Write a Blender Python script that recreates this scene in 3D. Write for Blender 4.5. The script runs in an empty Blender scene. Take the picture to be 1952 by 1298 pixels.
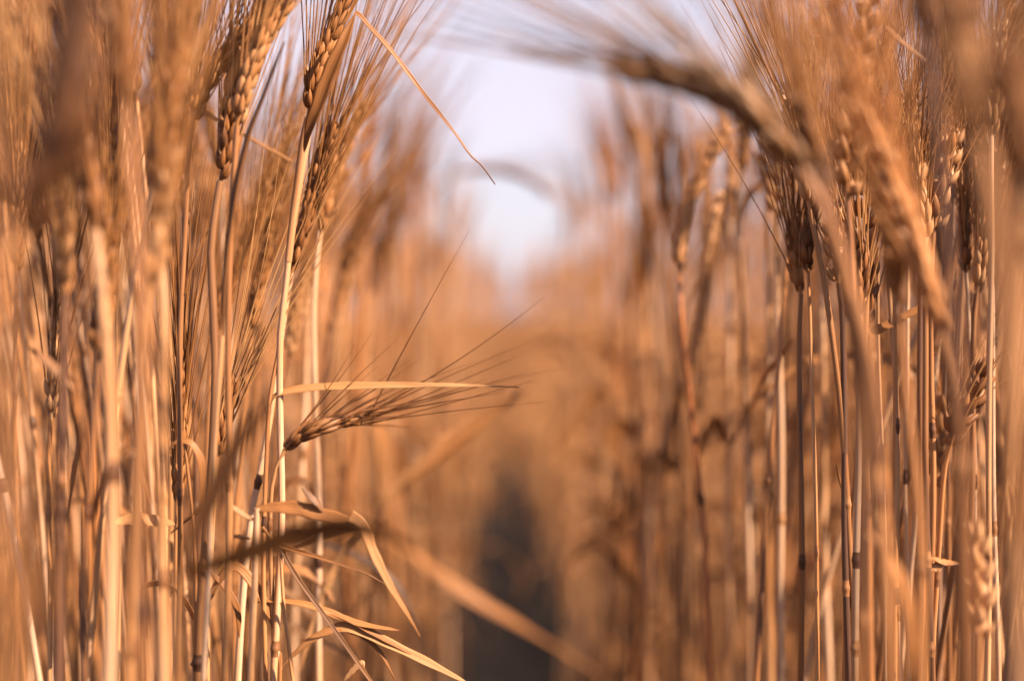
import bpy, math, random
import numpy as np

# ---------------------------------------------------------------- camera, sky, sun, exposure
scene = bpy.context.scene
W0, H0 = 1952.0, 1298.0
CAM_H = 0.62
PITCH = math.radians(-1.05)
FPX = 50.0 / 36.0 * W0

cam_data = bpy.data.cameras.new('camera')
cam_data.lens = 50.0
cam_data.sensor_width = 36.0
cam_data.sensor_fit = 'HORIZONTAL'
cam_data.clip_start = 0.02
cam_data.clip_end = 2000.0
cam_data.dof.use_dof = True
cam_data.dof.focus_distance = 0.60
cam_data.dof.aperture_fstop = 3.2
cam = bpy.data.objects.new('camera', cam_data)
scene.collection.objects.link(cam)
cam.location = (0, 0, CAM_H)
cam.rotation_euler = (math.radians(90) + PITCH, 0, 0)
scene.camera = cam

SUN_EL = math.radians(42)
SUN_AZ = math.radians(117)          # clockwise from the viewing direction (+Y): from the right

world = bpy.data.worlds.new('World')
scene.world = world
world.use_nodes = True
nt = world.node_tree
nt.nodes.clear()
w_out = nt.nodes.new('ShaderNodeOutputWorld')
w_bg = nt.nodes.new('ShaderNodeBackground')
w_bg.inputs['Strength'].default_value = 0.05
sky = nt.nodes.new('ShaderNodeTexSky')
sky.sky_type = 'NISHITA'
sky.sun_disc = False
sky.sun_elevation = SUN_EL
sky.sun_rotation = SUN_AZ
sky.air_density = 1.0
sky.dust_density = 2.0
sky.ozone_density = 1.0
veil = nt.nodes.new('ShaderNodeMix')      # thin bright cloud veil in front of the blue
veil.data_type = 'RGBA'
w_tc = nt.nodes.new('ShaderNodeTexCoord')
w_map = nt.nodes.new('ShaderNodeMapping')
w_map.inputs['Scale'].default_value = (1.5, 1.5, 5.0)
w_noise = nt.nodes.new('ShaderNodeTexNoise')
w_noise.inputs['Scale'].default_value = 2.2
w_noise.inputs['Detail'].default_value = 5.0
w_rng = nt.nodes.new('ShaderNodeMapRange')
w_rng.inputs['From Min'].default_value = 0.35
w_rng.inputs['From Max'].default_value = 0.7
w_rng.inputs['To Min'].default_value = 0.62
w_rng.inputs['To Max'].default_value = 0.85
nt.links.new(w_tc.outputs['Generated'], w_map.inputs['Vector'])
nt.links.new(w_map.outputs['Vector'], w_noise.inputs['Vector'])
nt.links.new(w_noise.outputs['Fac'], w_rng.inputs['Value'])
nt.links.new(w_rng.outputs['Result'], veil.inputs['Factor'])
nt.links.new(sky.outputs['Color'], veil.inputs['A'])
veil.inputs['B'].default_value = (5.0, 4.45, 5.1, 1.0)
nt.links.new(veil.outputs['Result'], w_bg.inputs['Color'])
nt.links.new(w_bg.outputs['Background'], w_out.inputs['Surface'])

sun_data = bpy.data.lights.new('sun', 'SUN')
sun_data.energy = 5.0
sun_data.angle = math.radians(0.5)
sun_data.color = (1.0, 0.75, 0.53)
sun = bpy.data.objects.new('sun', sun_data)
scene.collection.objects.link(sun)
sun.rotation_euler = (math.radians(90) - SUN_EL, 0, math.pi - SUN_AZ)
sun.location = (3, -0.3, 4)

scene.view_settings.view_transform = 'Standard'
scene.view_settings.look = 'None'
scene.view_settings.gamma = 1.0
scene.view_settings.use_curve_mapping = False
scene.view_settings.exposure = 2.0

scene.cycles.max_bounces = 8
scene.cycles.diffuse_bounces = 2
scene.cycles.transmission_bounces = 4

col = scene.collection
rng = np.random.default_rng(7)
tone_rng = np.random.default_rng(99)
random.seed(7)


# ---------------------------------------------------------------- pixel of the photograph + distance -> point in the field
_c, _s = math.cos(PITCH), math.sin(PITCH)


def at(px, py, d):
    x = (px - W0 / 2) / FPX
    y = (H0 / 2 - py) / FPX
    # camera axes: right = +X, forward = (0, c, s), up = (0, -s, c)
    return np.array([x * d, d * (_c - y * _s), CAM_H + d * (_s + y * _c)])


# ---------------------------------------------------------------- materials
def straw_material(name, stops, rough=0.5, translucent=0.0, streak=1.0, spots=0.0, bump=0.35, spec=0.35, across=3.0, along=25.0, patch=9.0, spot_scale=(2.6, 2.6, 70.0)):
    m = bpy.data.materials.new(name)
    m.use_nodes = True
    t = m.node_tree
    t.nodes.clear()
    N, L = t.nodes.new, t.links.new
    out = N('ShaderNodeOutputMaterial')
    bs = N('ShaderNodeBsdfPrincipled')
    at_ = N('ShaderNodeAttribute')
    at_.attribute_name = 'fibre'
    info = N('ShaderNodeObjectInfo')
    # fibres run lengthwise: fine across, slow along
    mp = N('ShaderNodeMapping')
    mp.inputs['Scale'].default_value = (across, across, along)
    L(at_.outputs['Vector'], mp.inputs['Vector'])
    n1 = N('ShaderNodeTexNoise')
    n1.inputs['Scale'].default_value = 1.6
    n1.inputs['Detail'].default_value = 4.0
    L(mp.outputs['Vector'], n1.inputs['Vector'])
    mp2 = N('ShaderNodeMapping')
    mp2.inputs['Scale'].default_value = (0.35, 0.35, patch)
    L(at_.outputs['Vector'], mp2.inputs['Vector'])
    off = N('ShaderNodeVectorMath')
    off.operation = 'ADD'
    comb = N('ShaderNodeCombineXYZ')
    mul = N('ShaderNodeMath')
    mul.operation = 'MULTIPLY'
    mul.inputs[1].default_value = 37.0
    L(info.outputs['Alpha'], mul.inputs[0])
    L(mul.outputs[0], comb.inputs[2])
    L(mp2.outputs['Vector'], off.inputs[0])
    L(comb.outputs[0], off.inputs[1])
    n2 = N('ShaderNodeTexNoise')
    n2.inputs['Scale'].default_value = 1.0
    n2.inputs['Detail'].default_value = 3.0
    L(off.outputs[0], n2.inputs['Vector'])

    def math_node(op, a, b):
        q = N('ShaderNodeMath')
        q.operation = op
        for k, v in enumerate((a, b)):
            if isinstance(v, (int, float)):
                q.inputs[k].default_value = v
            else:
                L(v, q.inputs[k])
        return q.outputs[0]
    a = math_node('MULTIPLY', math_node('SUBTRACT', n1.outputs['Fac'], 0.5), 0.55 * streak)
    b = math_node('MULTIPLY', math_node('SUBTRACT', n2.outputs['Fac'], 0.5), 1.5)
    c = math_node('MULTIPLY', math_node('SUBTRACT', info.outputs['Alpha'], 0.5), 0.95)
    f = math_node('ADD', math_node('ADD', a, b), math_node('ADD', c, 0.5))
    ramp = N('ShaderNodeValToRGB')
    els = ramp.color_ramp.elements
    els[0].position, els[0].color = stops[0][0], (*stops[0][1], 1)
    els[1].position, els[1].color = stops[-1][0], (*stops[-1][1], 1)
    for p, cc in stops[1:-1]:
        e = els.new(p)
        e.color = (*cc, 1)
    L(f, ramp.inputs['Fac'])
    colour = ramp.outputs['Color']
    if spots > 0:
        n3 = N('ShaderNodeTexNoise')
        n3.inputs['Scale'].default_value = 1.0
        n3.inputs['Detail'].default_value = 2.0
        mp3 = N('ShaderNodeMapping')
        mp3.inputs['Scale'].default_value = spot_scale
        L(at_.outputs['Vector'], mp3.inputs['Vector'])
        L(mp3.outputs['Vector'], n3.inputs['Vector'])
        r3 = N('ShaderNodeMapRange')
        r3.inputs['From Min'].default_value = 0.66
        r3.inputs['From Max'].default_value = 0.76
        r3.inputs['To Max'].default_value = spots
        L(n3.outputs['Fac'], r3.inputs['Value'])
        mx = N('ShaderNodeMix')
        mx.data_type = 'RGBA'
        L(r3.outputs['Result'], mx.inputs['Factor'])
        L(colour, mx.inputs['A'])
        mx.inputs['B'].default_value = (0.09, 0.035, 0.016, 1)
        colour = mx.outputs['Result']
    tint = N('ShaderNodeMix')
    tint.data_type = 'RGBA'
    tint.blend_type = 'MULTIPLY'
    tint.inputs['Factor'].default_value = 1.0
    L(colour, tint.inputs['A'])
    L(info.outputs['Color'], tint.inputs['B'])
    colour = tint.outputs['Result']
    L(colour, bs.inputs['Base Color'])
    bs.inputs['Roughness'].default_value = rough
    bs.inputs['Specular IOR Level'].default_value = spec
    if bump > 0:
        bp = N('ShaderNodeBump')
        bp.inputs['Strength'].default_value = bump
        bp.inputs['Distance'].default_value = 0.0004
        L(n1.outputs['Fac'], bp.inputs['Height'])
        L(bp.outputs['Normal'], bs.inputs['Normal'])
    if translucent > 0:
        tr = N('ShaderNodeBsdfTranslucent')
        L(colour, tr.inputs['Color'])
        mix = N('ShaderNodeMixShader')
        mix.inputs[0].default_value = translucent
        L(bs.outputs[0], mix.inputs[1])
        L(tr.outputs[0], mix.inputs[2])
        L(mix.outputs[0], out.inputs['Surface'])
    else:
        L(bs.outputs[0], out.inputs['Surface'])
    return m


STEM_STOPS = [(0.0, (0.078, 0.039, 0.026)), (0.28, (0.234, 0.101, 0.038)), (0.52, (0.328, 0.153, 0.060)), (0.76, (0.406, 0.224, 0.110)), (1.0, (0.468, 0.313, 0.212))]
EAR_STOPS = [(0.0, (0.094, 0.038, 0.017)), (0.33, (0.242, 0.098, 0.031)), (0.6, (0.351, 0.157, 0.055)), (1.0, (0.484, 0.275, 0.139))]
AWN_STOPS = [(0.05, (0.156, 0.063, 0.023)), (0.5, (0.351, 0.157, 0.051)), (0.95, (0.484, 0.269, 0.119))]
LEAF_STOPS = [(0.0, (0.085, 0.041, 0.023)), (0.35, (0.242, 0.101, 0.031)), (0.62, (0.335, 0.149, 0.050)), (1.0, (0.437, 0.246, 0.119))]
M_STEM = straw_material('straw_stem', STEM_STOPS, rough=0.38, streak=0.9, spots=0.5, spec=0.5, translucent=0.06)
M_EAR = straw_material('barley_grain', EAR_STOPS, rough=0.48, translucent=0.22, streak=1.2, bump=0.5, across=2.4, along=1.0, patch=1.0)
M_AWN = straw_material('barley_beard', AWN_STOPS, rough=0.42, translucent=0.35, streak=0.6, bump=0.0, along=6.0, patch=3.0)
M_LEAF = straw_material('dry_leaf', LEAF_STOPS, rough=0.5, translucent=0.35, streak=1.3, spots=0.6, bump=0.6, across=9.0, along=12.0, spot_scale=(9.0, 9.0, 45.0))
M_NODE = straw_material('stem_joint', [(0.1, (0.04, 0.016, 0.009)), (0.4, (0.11, 0.045, 0.02)), (0.7, (0.20, 0.09, 0.036)), (0.95, (0.30, 0.15, 0.065))], rough=0.5, bump=0.3)
M_SHEATH = straw_material('leaf_sheath', STEM_STOPS, rough=0.45, streak=1.5, spots=0.4, translucent=0.15, bump=0.6, across=5.0)


def soil_material():
    m = bpy.data.materials.new('dry_soil')
    m.use_nodes = True
    t = m.node_tree
    bs = t.nodes['Principled BSDF']
    tc = t.nodes.new('ShaderNodeTexCoord')
    n = t.nodes.new('ShaderNodeTexNoise')
    n.inputs['Scale'].default_value = 22.0
    n.inputs['Detail'].default_value = 8.0
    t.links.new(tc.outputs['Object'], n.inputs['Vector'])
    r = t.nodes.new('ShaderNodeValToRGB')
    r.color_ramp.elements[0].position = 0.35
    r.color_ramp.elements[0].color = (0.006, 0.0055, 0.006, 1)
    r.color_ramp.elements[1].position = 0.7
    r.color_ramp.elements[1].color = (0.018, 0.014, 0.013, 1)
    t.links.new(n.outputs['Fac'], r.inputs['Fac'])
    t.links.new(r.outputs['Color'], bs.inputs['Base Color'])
    bs.inputs['Roughness'].default_value = 0.95
    bs.inputs['Specular IOR Level'].default_value = 0.05
    b = t.nodes.new('ShaderNodeBump')
    b.inputs['Strength'].default_value = 0.8
    b.inputs['Distance'].default_value = 0.01
    t.links.new(n.outputs['Fac'], b.inputs['Height'])
    t.links.new(b.outputs['Normal'], bs.inputs['Normal'])
    return m


M_SOIL = soil_material()


# ---------------------------------------------------------------- mesh building (quads only, numpy)
class MB:
    def __init__(self):
        self.v, self.f, self.u, self.n = [], [], [], 0

    def add(self, v, f, u):
        self.v.append(v)
        self.f.append(f + self.n)
        self.u.append(u)
        self.n += len(v)

    def arrays(self):
        return np.concatenate(self.v), np.concatenate(self.f), np.concatenate(self.u)

    def mesh(self, name, mat, origin=(0, 0, 0)):
        v, f, u = self.arrays()
        return mesh_from(name, mat, v - np.asarray(origin), f, u)


def mesh_from(name, mat, v, f, u):
    me = bpy.data.meshes.new(name)
    me.vertices.add(len(v))
    me.vertices.foreach_set('co', np.ascontiguousarray(v, dtype=np.float32).ravel())
    me.loops.add(len(f) * 4)
    me.loops.foreach_set('vertex_index', np.ascontiguousarray(f, dtype=np.int32).ravel())
    me.polygons.add(len(f))
    me.polygons.foreach_set('loop_start', np.arange(0, len(f) * 4, 4, dtype=np.int32))
    a = me.attributes.new('fibre', 'FLOAT_VECTOR', 'POINT')
    a.data.foreach_set('vector', np.ascontiguousarray(u, dtype=np.float32).ravel())
    me.update(calc_edges=True)
    me.polygons.foreach_set('use_smooth', np.ones(len(f), dtype=bool))
    me.materials.append(mat)
    return me


def spline(pts, n):
    """Catmull-Rom through pts, n samples evenly spaced by length."""
    p = np.asarray(pts, dtype=float)
    if len(p) == 2:
        t = np.linspace(0, 1, n)[:, None]
        return p[0] * (1 - t) + p[1] * t
    q = np.vstack([2 * p[0] - p[1], p, 2 * p[-1] - p[-2]])
    out = []
    for i in range(1, len(q) - 2):
        t = np.linspace(0, 1, 14, endpoint=False)[:, None]
        a, b, c, d = q[i - 1], q[i], q[i + 1], q[i + 2]
        out.append(0.5 * (2 * b + (c - a) * t + (2 * a - 5 * b + 4 * c - d) * t ** 2 + (3 * b - 3 * c + d - a) * t ** 3))
    out.append(p[-1:])
    d = np.concatenate(out)
    s = np.concatenate([[0], np.cumsum(np.linalg.norm(np.diff(d, axis=0), axis=1))])
    ss = np.linspace(0, s[-1], n)
    return np.stack([np.interp(ss, s, d[:, k]) for k in range(3)], 1)


def unit(a):
    return a / np.maximum(np.linalg.norm(a, axis=-1, keepdims=True), 1e-12)


def frames(p, seed_dir=None):
    t = unit(np.gradient(p, axis=0))
    n = np.zeros_like(t)
    d = np.array([0.31, -0.9, 0.2]) if seed_dir is None else np.asarray(seed_dir, float)
    for i in range(len(p)):
        d = d - t[i] * d.dot(t[i])
        if np.linalg.norm(d) < 1e-6:
            d = np.cross(t[i], (0.3, 0.5, 0.8))
        d = d / np.linalg.norm(d)
        n[i] = d
    return t, n, np.cross(t, n)


def grid_faces(rows, k, closed=True):
    i = np.arange(rows - 1)[:, None] * k
    kk = k if closed else k - 1
    j = np.arange(kk)[None, :]
    j2 = (j + 1) % k
    return np.stack([i + j, i + j2, i + k + j2, i + k + j], -1).reshape(-1, 4)


def tube(mb, p, r, k=8, v0=0.0):
    t, n, b = frames(p)
    r = np.broadcast_to(np.asarray(r, float), (len(p),))
    ang = np.arange(k) * 2 * math.pi / k
    ca, sa = np.cos(ang), np.sin(ang)
    ring = p[:, None] + r[:, None, None] * (n[:, None] * ca[None, :, None] + b[:, None] * sa[None, :, None])
    s = np.concatenate([[0], np.cumsum(np.linalg.norm(np.diff(p, axis=0), axis=1))]) + v0
    u = np.stack([np.broadcast_to(ca, (len(p), k)), np.broadcast_to(sa, (len(p), k)), np.broadcast_to(s[:, None], (len(p), k))], -1)
    mb.add(ring.reshape(-1, 3), grid_faces(len(p), k), u.reshape(-1, 3))


def blade(mb, p, width, roll=0.0, twist=0.0, fold=0.25, taper='leaf', face=(0, -1, 0), wave=0.0, thick=0.00022):
    """A dry grass leaf: thin closed section, folded along its midrib."""
    m = len(p)
    t = unit(np.gradient(p, axis=0))
    f = np.asarray(face, float)
    b = unit(np.cross(t, f) + 1e-6)
    nn = unit(np.cross(b, t))
    s = np.linspace(0, 1, m)
    th = roll + twist * s + wave * np.sin(s * 9.0)
    B = b * np.cos(th)[:, None] + nn * np.sin(th)[:, None]
    Nn = -b * np.sin(th)[:, None] + nn * np.cos(th)[:, None]
    if taper == 'leaf':
        w = np.clip(0.35 + 4.0 * s, 0, 1) * np.clip((1 - s) * 1.5, 0.05, 1) ** 0.8
    elif taper == 'tip':
        w = np.clip((1 - s) * 1.25, 0.06, 1) ** 0.75
    elif taper == 'both':
        w = np.clip(np.sin(s * math.pi) ** 0.6, 0.07, 1)
    else:
        w = np.clip(1.0 - 0.35 * s, 0, 1)
    w = w * (1 + 0.07 * np.sin(s * 31 + roll * 5))
    uu = np.array([-1, -0.6, -0.2, 0.2, 0.6, 1.0])
    prof = np.concatenate([uu, uu[::-1]])
    off = np.concatenate([np.ones(6), -np.ones(6)]) * thick * np.concatenate([[.3, 1, 1.6, 1.6, 1, .3]] * 2)
    hw = width * 0.5 * w
    edge = 0.25 * np.sin(s * 14 + width * 999)[:, None]
    q = p[:, None] + B[:, None] * (hw[:, None] * prof[None])[..., None] \
        + Nn[:, None] * (hw[:, None] * (fold * np.abs(prof)[None] ** 1.4 + 0.2 * edge * prof[None]) + off[None])[..., None]
    L = np.concatenate([[0], np.cumsum(np.linalg.norm(np.diff(p, axis=0), axis=1))])
    k = len(prof)
    u = np.stack([np.broadcast_to(prof * width * 60, (m, k)), np.broadcast_to(np.sign(off) * 0.05, (m, k)), np.broadcast_to(L[:, None], (m, k))], -1)
    mb.add(q.reshape(-1, 3), grid_faces(m, k), u.reshape(-1, 3))


KP_T = {2: np.array([0, .08, .22, .40, .60, .78, .91, 1.0]), 1: np.array([0, .2, .5, .8, 1.0]), 0: np.array([0, .4, 1.0])}
KP_R = {2: np.array([.34, .68, .94, 1.0, .84, .52, .22, .05]), 1: np.array([.3, .88, .96, .52, .07]), 0: np.array([.5, 1.0, .1])}
K_SIDES = {2: 8, 1: 6, 0: 4}


def kernels(mb, base, axis, radial, L, w, th, lod, r_):
    """Many grains at once: pointed husks, ridged, bowed a little outwards."""
    n = len(base)
    k = K_SIDES[lod]
    t, rad = KP_T[lod], KP_R[lod]
    tang = unit(np.cross(axis, radial))
    radial = unit(np.cross(tang, axis))
    ang = np.arange(k) * 2 * math.pi / k
    ca = np.cos(ang) * (1 + 0.10 * (ang == 0))
    sa = np.sin(ang)
    bow = (np.sin(t * math.pi) * 0.12)
    q = base[:, None, None] + axis[:, None, None] * (t[None, :, None] * L[:, None, None])[..., None] \
        + radial[:, None, None] * ((rad[None, :, None] * ca[None, None]) * th[:, None, None] * 0.5 + bow[None, :, None] * th[:, None, None])[..., None] \
        + tang[:, None, None] * ((rad[None, :, None] * sa[None, None]) * w[:, None, None] * 0.5)[..., None]
    f = grid_faces(len(t), k)
    F = (f[None] + (np.arange(n) * len(t) * k)[:, None, None]).reshape(-1, 4)
    offs = r_.random(n) * 40
    u = np.zeros((n, len(t), k, 3))
    u[..., 0] = ca
    u[..., 1] = sa
    u[..., 2] = t[None, :, None] * 0.9 + offs[:, None, None]
    mb.add(q.reshape(-1, 3), F, u.reshape(-1, 3))
    return base + axis * L[:, None] * 0.97 + radial * (bow[-1] * th)[:, None]


def awns(mb, tip, d, bend, L, r0, seg, sides, r_):
    n = len(tip)
    s = np.linspace(0, 1, seg + 1)
    c = tip[:, None] + d[:, None] * (s[None] * L[:, None])[..., None] + bend[:, None] * ((s[None] ** 2) * L[:, None])[..., None]
    a = unit(np.cross(d, np.array([0.2, 0.95, 0.1]) + 0.2 * r_.normal(size=(n, 3))))
    b = unit(np.cross(d, a))
    ang = np.arange(sides) * 2 * math.pi / sides
    rr = r0 * np.array(1 - 0.82 * s)
    q = c[:, :, None] + a[:, None, None] * (rr[None, :, None] * np.cos(ang))[..., None] + b[:, None, None] * (rr[None, :, None] * np.sin(ang))[..., None]
    f = grid_faces(seg + 1, sides)
    F = (f[None] + (np.arange(n) * (seg + 1) * sides)[:, None, None]).reshape(-1, 4)
    u = np.zeros((n, seg + 1, sides, 3))
    u[..., 0] = np.cos(ang)
    u[..., 1] = np.sin(ang)
    u[..., 2] = (s[None] * L[:, None])[:, :, None] + (r_.random(n) * 30)[:, None, None]
    mb.add(q.reshape(-1, 3), F, u.reshape(-1, 3))


def ear(mk, ma, path, kind='barley', lod=2, awn=0.13, spread=0.12, roll=0.0, tips=None, size=1.0, r_=rng, bias=None, awn_r=None):
    p = spline(path, 60)
    s = np.concatenate([[0], np.cumsum(np.linalg.norm(np.diff(p, axis=0), axis=1))])
    Ltot = s[-1]
    t, n, b = frames(p, (math.cos(roll), math.sin(roll), 0.15))
    pitch = (0.0031 if kind == 'barley' else 0.0043) * size
    if lod == 0:
        pitch *= 1.6
    cnt = max(4, int((Ltot - 0.004) / pitch))
    si = np.linspace(0.001, Ltot - 0.006, cnt)
    ev = lambda A: np.stack([np.interp(si, s, A[:, k]) for k in range(3)], 1)
    P, T, N, B = ev(p), unit(ev(t)), unit(ev(n)), unit(ev(b))
    sgn = np.where(np.arange(cnt) % 2 == 0, 1.0, -1.0)
    frac = si / Ltot
    grow = np.clip(0.62 + frac * 3.2, 0, 1) * (1 - 0.32 * frac ** 2.5)
    base, axis, rad, LL, WW, TH, want = [], [], [], [], [], [], []
    if kind == 'barley':
        combos = [(0.0, 1.0, 0.17), (1.02, 0.88, 0.21), (-1.02, 0.88, 0.21)] if lod > 0 else [(0.0, 1.0, 0.2), (0.95, .85, .26), (-0.95, .85, .26)]
        kl, kw, kt, off = 0.0116, 0.0036, 0.0029, 0.0013
    else:
        combos = [(0.0, 0.95, 0.36), (0.75, 1.0, 0.52), (-0.75, 1.0, 0.52), (0.3, 0.8, 0.2)]
        kl, kw, kt, off = 0.0108, 0.0044, 0.0036, 0.0016
    for phi, sc, ang in combos:
        o = unit(sgn[:, None] * (N * math.cos(phi)) + B * math.sin(phi))
        an = ang * (1 + 0.22 * r_.normal(size=cnt)) * (1.0 - 0.35 * frac)
        ax = unit(T * np.cos(an)[:, None] + o * np.sin(an)[:, None] + 0.045 * r_.normal(size=(cnt, 3)))
        g = grow * sc * size * (1 + 0.07 * r_.normal(size=cnt))
        base.append(P + o * off * size)
        axis.append(ax)
        rad.append(o)
        LL.append(kl * g)
        WW.append(kw * g)
        TH.append(kt * g)
        want.append(r_.random(cnt) < (1.0 if phi == 0 else (0.72 if lod == 2 else 0.5)))
    base, axis, rad = np.concatenate(base), np.concatenate(axis), np.concatenate(rad)
    LL, WW, TH, want = np.concatenate(LL), np.concatenate(WW), np.concatenate(TH), np.concatenate(want)
    tip = kernels(mk, base, axis, rad, LL, WW, TH, lod, r_)
    tube(mk, p[::6], 0.0009, 5)
    Tn = np.tile(T, (len(combos), 1))
    if kind != 'barley':
        want &= r_.random(len(want)) < 0.55
    if lod == 0:
        want &= r_.random(len(want)) < 0.45
    if lod == 1:
        want &= r_.random(len(want)) < 0.75
    idx = np.nonzero(want)[0]
    if len(idx) and awn > 0:
        d = unit(axis[idx] * 0.42 + Tn[idx] * 0.58 + rad[idx] * spread * r_.random((len(idx), 1)) + spread * 0.55 * r_.normal(size=(len(idx), 3)))
        if bias is not None:
            d = unit(d + np.asarray(bias))
        bend = spread * 0.55 * r_.normal(size=(len(idx), 3)) + rad[idx] * 0.05
        ll = awn * (0.72 + 0.4 * r_.random(len(idx))) * np.where(r_.random(len(idx)) < 0.08, 0.45, 1.0)
        r0 = awn_r or {2: 0.00034, 1: 0.00036, 0: 0.00042}[lod]
        awns(ma, tip[idx], d, bend, ll, r0, {2: 9, 1: 5, 0: 3}[lod], {2: 5, 1: 3, 0: 3}[lod], r_)
    if tips is not None:
        top = np.argsort(-np.tile(frac, len(combos)) - 0.3 * r_.random(len(tip)))
        for i, q in enumerate(tips):
            st = tip[top[i % len(top)]]
            q = np.asarray(q)
            dv = q - st
            l = np.linalg.norm(dv)
            bd = 0.06 * r_.normal(size=3)
            awns(ma, st[None], (dv / l - bd)[None], bd[None], np.array([l]), 0.00034, 10, 5, r_)


# ---------------------------------------------------------------- objects
def tag(o, label=None, cat=None, group=None, kind=None):
    if label:
        o['label'] = label
    if cat:
        o['category'] = cat
    if group:
        o['group'] = group
    if kind:
        o['kind'] = kind
    return o


def link(name, me, parent=None):
    o = bpy.data.objects.new(name, me)
    col.objects.link(o)
    if parent is not None:
        o.parent = parent
    o.color = (1, 1, 1, tone_rng.random())     # alpha = where in its material's range of tones this piece lies
    return o


def tone(o, rgb=None, a=None):
    c = list(o.color)
    if rgb is not None:
        c[:3] = list(rgb)
    if a is not None:
        c[3] = a
    o.color = c


def root_at(name, p):
    o = bpy.data.objects.new(name, None)
    o.empty_display_size = 0.02
    o.location = tuple(p)
    col.objects.link(o)
    return o


def stem_radius(s, L, r):
    f = s / L
    return r * (1.0 - 0.42 * f ** 1.6)


def stem_parts(root, path, r, origin, node_at=(), k=10, r_=rng, samples=70):
    """Culm with its dark swollen joints."""
    p = spline(path, samples)
    s = np.concatenate([[0], np.cumsum(np.linalg.norm(np.diff(p, axis=0), axis=1))])
    wob = 0.0007 * np.stack([np.sin(s * 31 + r_.random() * 6), np.sin(s * 27 + r_.random() * 6), 0 * s], 1)
    p = p + wob * np.clip(s / s[-1] * 4, 0, 1)[:, None] * np.clip((1 - s / s[-1]) * 8, 0, 1)[:, None]
    rad = stem_radius(s, s[-1], r)
    mb = MB()
    tube(mb, p, rad, k, v0=r_.random() * 5)
    so = link('stem', mb.mesh('stem', M_STEM, origin), root)
    for z in node_at:
        i = int(np.argmin(np.abs(p[:, 2] - z)))
        if i < 2 or i > len(p) - 3:
            continue
        tt = unit(p[i + 1] - p[i - 1])
        ss = np.linspace(-1, 1, 9)
        q = p[i] + tt * (ss * 0.0034)[:, None]
        mbn = MB()
        tube(mbn, q, rad[i] * (1.02 + 0.26 * np.exp(-(ss * 2.6) ** 2)), k)
        link('node', mbn.mesh('node', M_NODE, origin), so)
    return p, s, rad, so


def to_ground(pts):
    """Carry the lowest drawn stretch of a stem on down to the soil."""
    p0, p1 = pts[0], pts[1]
    t = (p0 - p1) / max(p1[2] - p0[2], 0.02)
    z = p0[2]
    if z <= 0.01:
        return pts
    t = np.clip(t, -0.25, 0.25)
    t[1] = np.clip(t[1], -0.1, 0.1)
    base = p0 + np.array([t[0] * z * 0.55, t[1] * z * 0.5, -z])
    mid = p0 + np.array([t[0] * z * 0.40, t[1] * z * 0.3, -z * 0.5])
    return [base, mid] + list(pts)


def px(pts, d):
    return [at(*(q if len(q) == 3 else (q[0], q[1], d))) for q in pts]


HERO_XY = []


def stalk(label, d, stem, ear_px=None, kind='barley', awn=0.12, spread=0.10, leaves=(), r=1.7, group=None, roll=None, tips=None, nodes=None, lod=2, size=1.0, bias=None, sheath=None, awn_r=None, tint=None, ear_tint=None, stem_tone=None, ear_tone=None):
    """One cereal plant stem drawn along the photograph's lines, standing on the soil at distance d."""
    sp = px(stem, d)
    pts = to_ground(sp)
    base = pts[0].copy()
    base[2] = 0.0
    HERO_XY.append((base[0], base[1]))
    name = 'barley_stalk' if kind == 'barley' else 'wheat_stalk'
    root = root_at(name, base)
    tag(root, label, 'barley stalk' if kind == 'barley' else 'wheat stalk', group)
    if nodes is None:
        nodes = [0.12 + 0.04 * rng.random(), 0.3 + 0.1 * rng.random(), 0.5 + 0.08 * rng.random()]
    else:
        nodes = [0.13, 0.3] + [at(976, y, d)[2] for y in nodes]
    P, s, rad, so = stem_parts(root, pts, r * 1.2 / 1000.0, base, nodes)
    if ear_px:
        ep = [sp[-1]] + px(ear_px, d)
        mk, ma = MB(), MB()
        tp = px(tips, d) if tips else None
        ear(mk, ma, ep, kind, lod, awn, spread, rng.random() * 6.28 if roll is None else roll, tp, size, bias=bias, awn_r=awn_r)
        eo = link('ear', mk.mesh('ear', M_EAR, base), root)
        if ma.n:
            link('beard', ma.mesh('beard', M_AWN, base), eo)
    if sheath:
        for (z0y, z1y, fac) in sheath:
            i0 = int(np.argmin(np.abs(P[:, 2] - at(976, z0y, d)[2])))
            i1 = int(np.argmin(np.abs(P[:, 2] - at(976, z1y, d)[2])))
            q = P[i0:i1 + 1]
            if len(q) > 3:
                f = np.linspace(0, 1, len(q))
                mb = MB()
                tube(mb, q, rad[i0:i1 + 1] * (1.15 + (fac - 1.15) * f ** 1.5 * np.clip((1 - f) * 6, 0.25, 1)), 12)
                tone(link('leaf_sheath', mb.mesh('leaf_sheath', M_SHEATH, base), root), tint, stem_tone)
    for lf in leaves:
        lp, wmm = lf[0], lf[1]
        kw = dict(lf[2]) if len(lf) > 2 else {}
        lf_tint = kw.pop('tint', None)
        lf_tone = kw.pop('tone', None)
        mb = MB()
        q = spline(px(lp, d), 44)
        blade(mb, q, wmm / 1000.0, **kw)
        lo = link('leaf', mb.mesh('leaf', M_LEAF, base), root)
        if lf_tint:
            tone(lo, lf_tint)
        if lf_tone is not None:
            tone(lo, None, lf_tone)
    tv = tint or [1.0, 0.92, 1.1, 0.8, 1.15][len(HERO_XY) % 5] * np.array([1, 1, 1])
    tone(so, tv, stem_tone)
    if ear_px and (ear_tint is not None or ear_tone is not None):
        for q in (eo, *eo.children):
            tone(q, ear_tint, ear_tone)
    return root


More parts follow.
